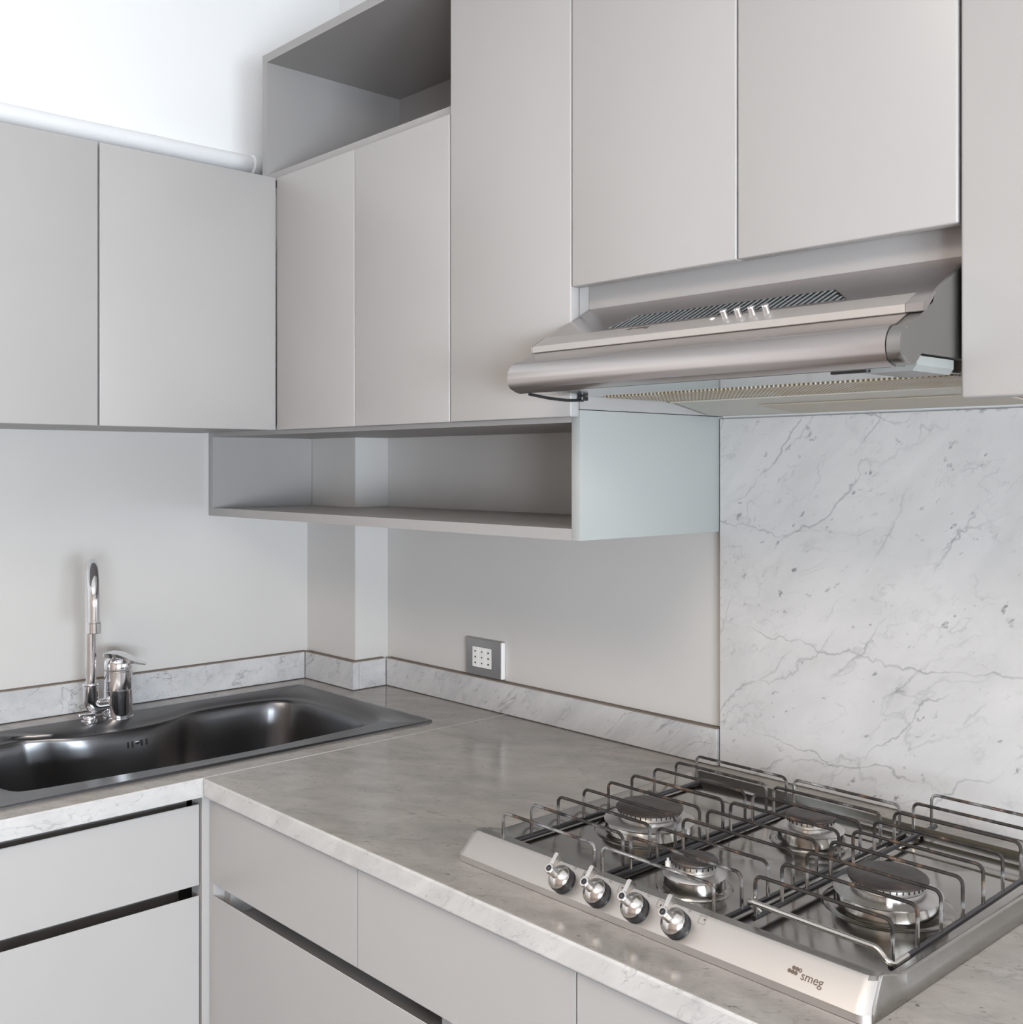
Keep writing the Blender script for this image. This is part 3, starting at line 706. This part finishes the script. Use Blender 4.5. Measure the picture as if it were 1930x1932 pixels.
# ------------------------------------------------------------------ gas hob
t = thing('gas_hob', (1.52, -.38, 0), 'stainless steel four-burner gas hob with a sloping front console', 'hob')
hX0, hX1, hY0, hY1 = 1.2220, 1.8200, -.6365, -.1230
def smooth(e0, e1, x):
    f = min(1, max(0, (x-e0)/(e1-e0))); return f*f*(3-2*f)
def hloop(ins_s, ins_f, zf, zs, r=.012, ins_b=None):
    L = rrect(hX0+ins_s, hX1-ins_s, hY0+ins_f, hY1-(ins_s if ins_b is None else ins_b), r, 0, 8)
    out = []
    # extra points along the long sides so that the rim can step down behind the console
    P = []
    for a, b_ in zip(L, L[1:]+L[:1]):
        P.append(a)
        if abs(a[0]-b_[0]) < 1e-6 and abs(a[1]-b_[1]) > .2:
            ys = [hY0 + .020 + .006*k for k in range(16)]
            if b_[1] < a[1]: ys = ys[::-1]
            for y in ys:
                if min(a[1], b_[1])+.001 < y < max(a[1], b_[1])-.001: P.append((a[0], y, 0))
                else: P.append((a[0], min(max(y, min(a[1], b_[1])+.0005*(1+(y-hY0)*50)), max(a[1], b_[1])-.001), 0))
    for x, y, _ in P:
        f = smooth(hY0+.030, hY0+.085, y)
        out.append((x, y, zf*(1-f) + zs*f))
    return out
loops = [hloop(0, 0, .0006, .0006, .014), hloop(.0003, .0003, .0085, .0065, .014), hloop(.0022, .0045, .0135, .0120, .014), hloop(.0050, .0215, .0330, .0232, .013),
         hloop(.0062, .0260, .0360, .0245, .013), hloop(.0078, .0400, .0368, .0250, .012), hloop(.0095, .0425, .0355, .0240, .012), hloop(.0190, .0490, .0125, .0110, .010), hloop(.0230, .0530, .0108, .0100, .010)]
bm = loft(NB(), loops)
bh = obj('hob_body', bm, M['steel'], t, sharp=28, extra=[M['console']])
for p in bh.data.polygons:
    c = p.center
    yy_ = c.y + bh.location.y + world_base(t).y; zz_ = c.z
    if yy_ < hY0+.0245 and p.normal.y < -.3: p.material_index = 1
# rear ledge
obj('rear_ledge', B(hX0+.024, hX1-.024, hY1-.075, hY1-.020, .0095, .0120, .001, 2), M['steel'], t)

# console axes: A = top of slope, D down the slope
CA = Vector((0, -.6150, .0330)); CDn = Vector((0, -.017, -.0195)).normalized(); CN = Vector((0, CDn.z, -CDn.y))
if CN.z < 0: CN = -CN
CN = Vector((0, -abs(CN.y), abs(CN.z)))
def onc(x, s, h=0): v = CA + CDn*s + CN*h; return (x, v.y, v.z)
KX = (1.4150, 1.4725, 1.5302, 1.5885)
knob0 = None
kl = ('first burner knob from the left, lever up', 'second burner knob from the left', 'third burner knob from the left', 'rightmost burner knob')
for i, x in enumerate(KX):
    if knob0 is None:
        knob0 = bpy.data.objects.new('burner_knob', None); 
        # the knob's own mesh is its metal disc; stem, collar and lever are sub-parts
        bm = lathe(NB(), [(0, .0125), (.0146, .0125), (.0148, .0132), (.0143, .0145), (.0062, .0200), (0, .0200)], onc(x, .0165), tuple(CN), 32)
        knob0 = obj('burner_knob', bm, M['knobm'], t)
        # re-origin the knob so copies can be moved
        off = Vector(onc(x, .0165)) + Vector((0, 0, ZC)) - world_base(t)
        for v_ in knob0.data.vertices: v_.co -= off
        knob0.location = off
        obj('collar', lathe(NB(), [(0, 0), (.0150, 0), (.0158, .001), (.0150, .003), (.0158, .005), (.0152, .0078), (.0158, .0095), (.0152, .0128), (0, .0128)], onc(x, .0165), tuple(CN), 32), M['black'], knob0)
        obj('stem', lathe(NB(), [(0, .019), (.0058, .019), (.0054, .0305), (.0064, .0310), (.0064, .0350), (.0058, .0358), (0, .0358)], onc(x, .0165), tuple(CN), 8), M['knobm'], knob0, sharp=20)
        obj('stem_end', lathe(NB(), [(0, .0356), (.0036, .0356), (.0036, .0363), (.0016, .0363), (.0016, .0358), (0, .0358)], onc(x, .0165), tuple(CN), 16), M['black'], knob0)
        bm = NB(); c = Vector(onc(x, .0165)); 
        secs = []
        for s, wd, h0, h1 in ((.004, .0026, .0305, .0350), (.010, .0026, .0280, .0350), (.018, .0030, .0235, .0350), (.0205, .0024, .0240, .0345)):
            p = c - CDn*s; secs.append([tuple(p + Vector((a_*wd, 0, 0)) + CN*h) for a_, h in ((-1, h0), (1, h0), (1, h1), (-1, h1))])
        loft(bm, secs, True, True); obj('lever', bm, M['knobm'], knob0, sharp=30)
    else:
        copy_of(knob0, t, loc=Vector(onc(x, .0165)) + Vector((0, 0, ZC)) - world_base(t))
# printed marks
bm = NB()
for i, x in enumerate(KX):
    lathe(bm, [(.0013, 0), (.0016, 0), (.0016, .0002), (.0013, .0002)], onc(x+.0055, -.0035), tuple(CN), 14, close=False)
    cx_, cs_ = x+.0250, .0010
    for (a_, b_, c_, d__) in ((-.0045, .0045, -.0045, -.0042), (-.0045, .0045, .0042, .0045), (-.0045, -.0042, -.0042, .0042), (.0042, .0045, -.0042, .0042)):
        P = [onc(cx_+p, cs_+q, h) for h in (.0001, .0002) for p, q in ((a_, c_), (b_, c_), (b_, d__), (a_, d__))]
        V = [bm.verts.new(p) for p in P]
        for f in ((3,2,1,0),(4,5,6,7),(0,1,5,4),(1,2,6,5),(2,3,7,6),(3,0,4,7)): bm.faces.new([V[k] for k in f])
    dx, ds = ((-.0022, -.001), (0, -.0018), (.001, .0012), (.0024, -.0008))[i]
    lathe(bm, [(0, 0), (.0012, 0), (.0012, .0002), (0, .0002)], onc(cx_+dx, cs_+ds), tuple(CN), 10)
obj('printed_marks', bm, M['print'], t)
lettering('lettering', 'smeg', .0125, onc(1.7425, .0215, .0001), (1, 0, 0), tuple(-CDn), M['print'], t, sx=.95)
bm = NB()
for i, j in ((0, 0), (1, 0), (2, 0), (-1, 1), (0, 1), (1, 1)):
    c = onc(1.7325 + i*.0037 + j*.0002, .0132 + j*.0042 + i*.0002, .0002)
    lathe(bm, [(0, 0), (.0020, 0), (.0020, .0003), (0, .0003)] if (i, j) != (2, 0) else [(.0011, 0), (.0020, 0), (.0020, .0003), (.0011, .0003)], c, tuple(CN), 14, close=(i, j) != (2, 0))
obj('emblem_dots', bm, M['print'], t)
# burners
def burner(x, y, r, label, plug=None):
    R = r
    b0 = obj('burner', lathe(NB(), [(R*1.72, .0095), (R*1.66, .0118), (R*1.50, .0112), (R*1.38, .0128), (R*1.30, .0240), (R*1.27, .0258), (0, .0258)], (x, y, 0), (0, 0, 1), 56, close=False), M['steel'], t, sharp=50)
    tag(b0, label)
    obj('spill_dish', lathe(NB(), [(0, .0255), (R*1.36, .0262), (R*1.40, .0270), (R*1.36, .0282), (R*1.02, .0325), (R*.9, .0330), (0, .0330)], (x, y, 0), (0, 0, 1), 56), M['alu'], b0, sharp=50)
    bm = lathe(NB(), [(0, .0325), (R*.86, .0325), (R*.90, .0335), (R*.97, .0405), (R*.97, .0418), (0, .0418)], (x, y, 0), (0, 0, 1), 56)
    obj('flame_ring', bm, M['alu'], b0, sharp=30)
    bm = NB(); n = int(40*r/.047)
    for k in range(n):
        a = 2*pi*k/n; c = Vector((x+R*.955*cos(a), y+R*.955*sin(a), .0395))
        u = Vector((cos(a), sin(a), 0)); v_ = Vector((-sin(a), cos(a), 0))
        P = [c + u*p*.0012 + v_*q*.0006 + Vector((0, 0, s*.0018)) for s in (-1, 1) for p, q in ((-1, -1), (1, -1), (1, 1), (-1, 1))]
        V = [bm.verts.new(p) for p in P]
        for f in ((3,2,1,0),(4,5,6,7),(0,1,5,4),(1,2,6,5),(2,3,7,6),(3,0,4,7)): bm.faces.new([V[i] for i in f])
    o = obj('flame_port', bm, M['black'], b0); o['kind'] = 'stuff'
    obj('burner_cap', lathe(NB(), [(0, .0415), (R*1.0, .0415), (R*1.035, .0425), (R*1.035, .0445), (R*.98, .0462), (R*.5, .0468), (0, .0470)], (x, y, 0), (0, 0, 1), 56), M['cap'], b0, sharp=50)
    if plug:
        a = radians(plug); p = (x+R*1.20*cos(a), y+R*1.20*sin(a), .028)
        bm = lathe(NB(), [(0, 0), (.0036, 0), (.0036, .009), (.0018, .0095), (.0015, .013), (0, .013)], p, (0, 0, 1), 14)
        obj('igniter', bm, M['wplastic'], b0)
burner(1.3440, -.3830, .0455, 'large burner at the rear left, dark stained cap', None)
burner(1.5150, -.5020, .0275, 'small burner nearest the knobs', 205)
burner(1.5200, -.2520, .0325, 'medium burner at the rear middle', None)
burner(1.7020, -.3800, .0440, 'large burner at the right, blackened cap', -60)
for x, y in ((1.7600, -.5650), (1.7690, -.5600)):
    obj('vent_hole', lathe(NB(), [(0, 0), (.0022, 0), (.0022, .0004), (0, .0004)], (x, y, .0100), (0, 0, 1), 10), M['black'], t)

# pan supports
def pan_support(xa, xb, ys, zt, zr, label, rod=None, dx_per_y=0):
    t = thing('pan_support', ((xa+xb)/2, sum(ys)/len(ys), zr), label, 'pan support', 'wire pan supports on the gas hob')
    r = .0022; first = None; yb = ys[0]
    for y in ys:
        sh = dx_per_y*(y-yb)
        pts = fillet([(xa+sh, y, zr), (xa+sh, y, zt-r), (xb+sh, y, zt-r), (xb+sh, y, zr)], .0085, 5)
        if first is None:
            first = obj('hoop', tube(NB(), pts, r, 8), M['wire'], t); fb = (y, sh)
        else:
            c = first.copy(); COL.objects.link(c); c.parent = t; c.location = Vector(first.location) + Vector((sh, y-fb[0], 0))
    rr = .0034; e = .012
    for x in (xa, xb):
        s1 = dx_per_y*(ys[-1]-yb)
        obj('rail', tube(NB(), [(x, ys[0]-.004, zr-.001), (x+s1, ys[-1]+e, zr-.001)], rr, 10), M['wire2'], t)
    if rod:
        y = ys[0]
        obj('front_bar', tube(NB(), fillet([(xa, y+.008, zr+.003), (xa-.007, y-.004, zr+.0160), (xa+.002, y-.006, zr+.0175), (xb-.014, y-.006, zr+.0150), (xb+.001, y-.006, zr+.001), (xb, y+.03, zr+.001)], .012, 6), rr, 12), M['wire3'], t)
    else:
        obj('front_bar', tube(NB(), [(xa, ys[0]-.001, zr+.010), (xb, ys[0]-.001, zr+.010)], .0026, 10), M['wire3'], t)
M['wire2'] = steel('grate_rail_dark', (.10, .10, .105), .35, 0, (6, 6, 6), .1)
M['wire3'] = steel('grate_bar_bright', (.60, .58, .55), .22, 0, (6, 6, 6), .08)
Y9 = [-.5825 + k*(.4187/8) for k in range(9)]
pan_support(1.2575, 1.4240, Y9, .0608, .0165, 'leftmost wire pan support, over the rear left burner')
pan_support(1.4370, 1.6035, Y9, .0608, .0165, 'middle wire pan support, over the two smaller burners')
Y9b = [-.5400 + k*(.4340/8) for k in range(9)]
pan_support(1.6290, 1.7930, Y9b, .0675, .0195, 'rightmost wire pan support, pushed back with its front bar exposed', rod=.020, dx_per_y=-.02)
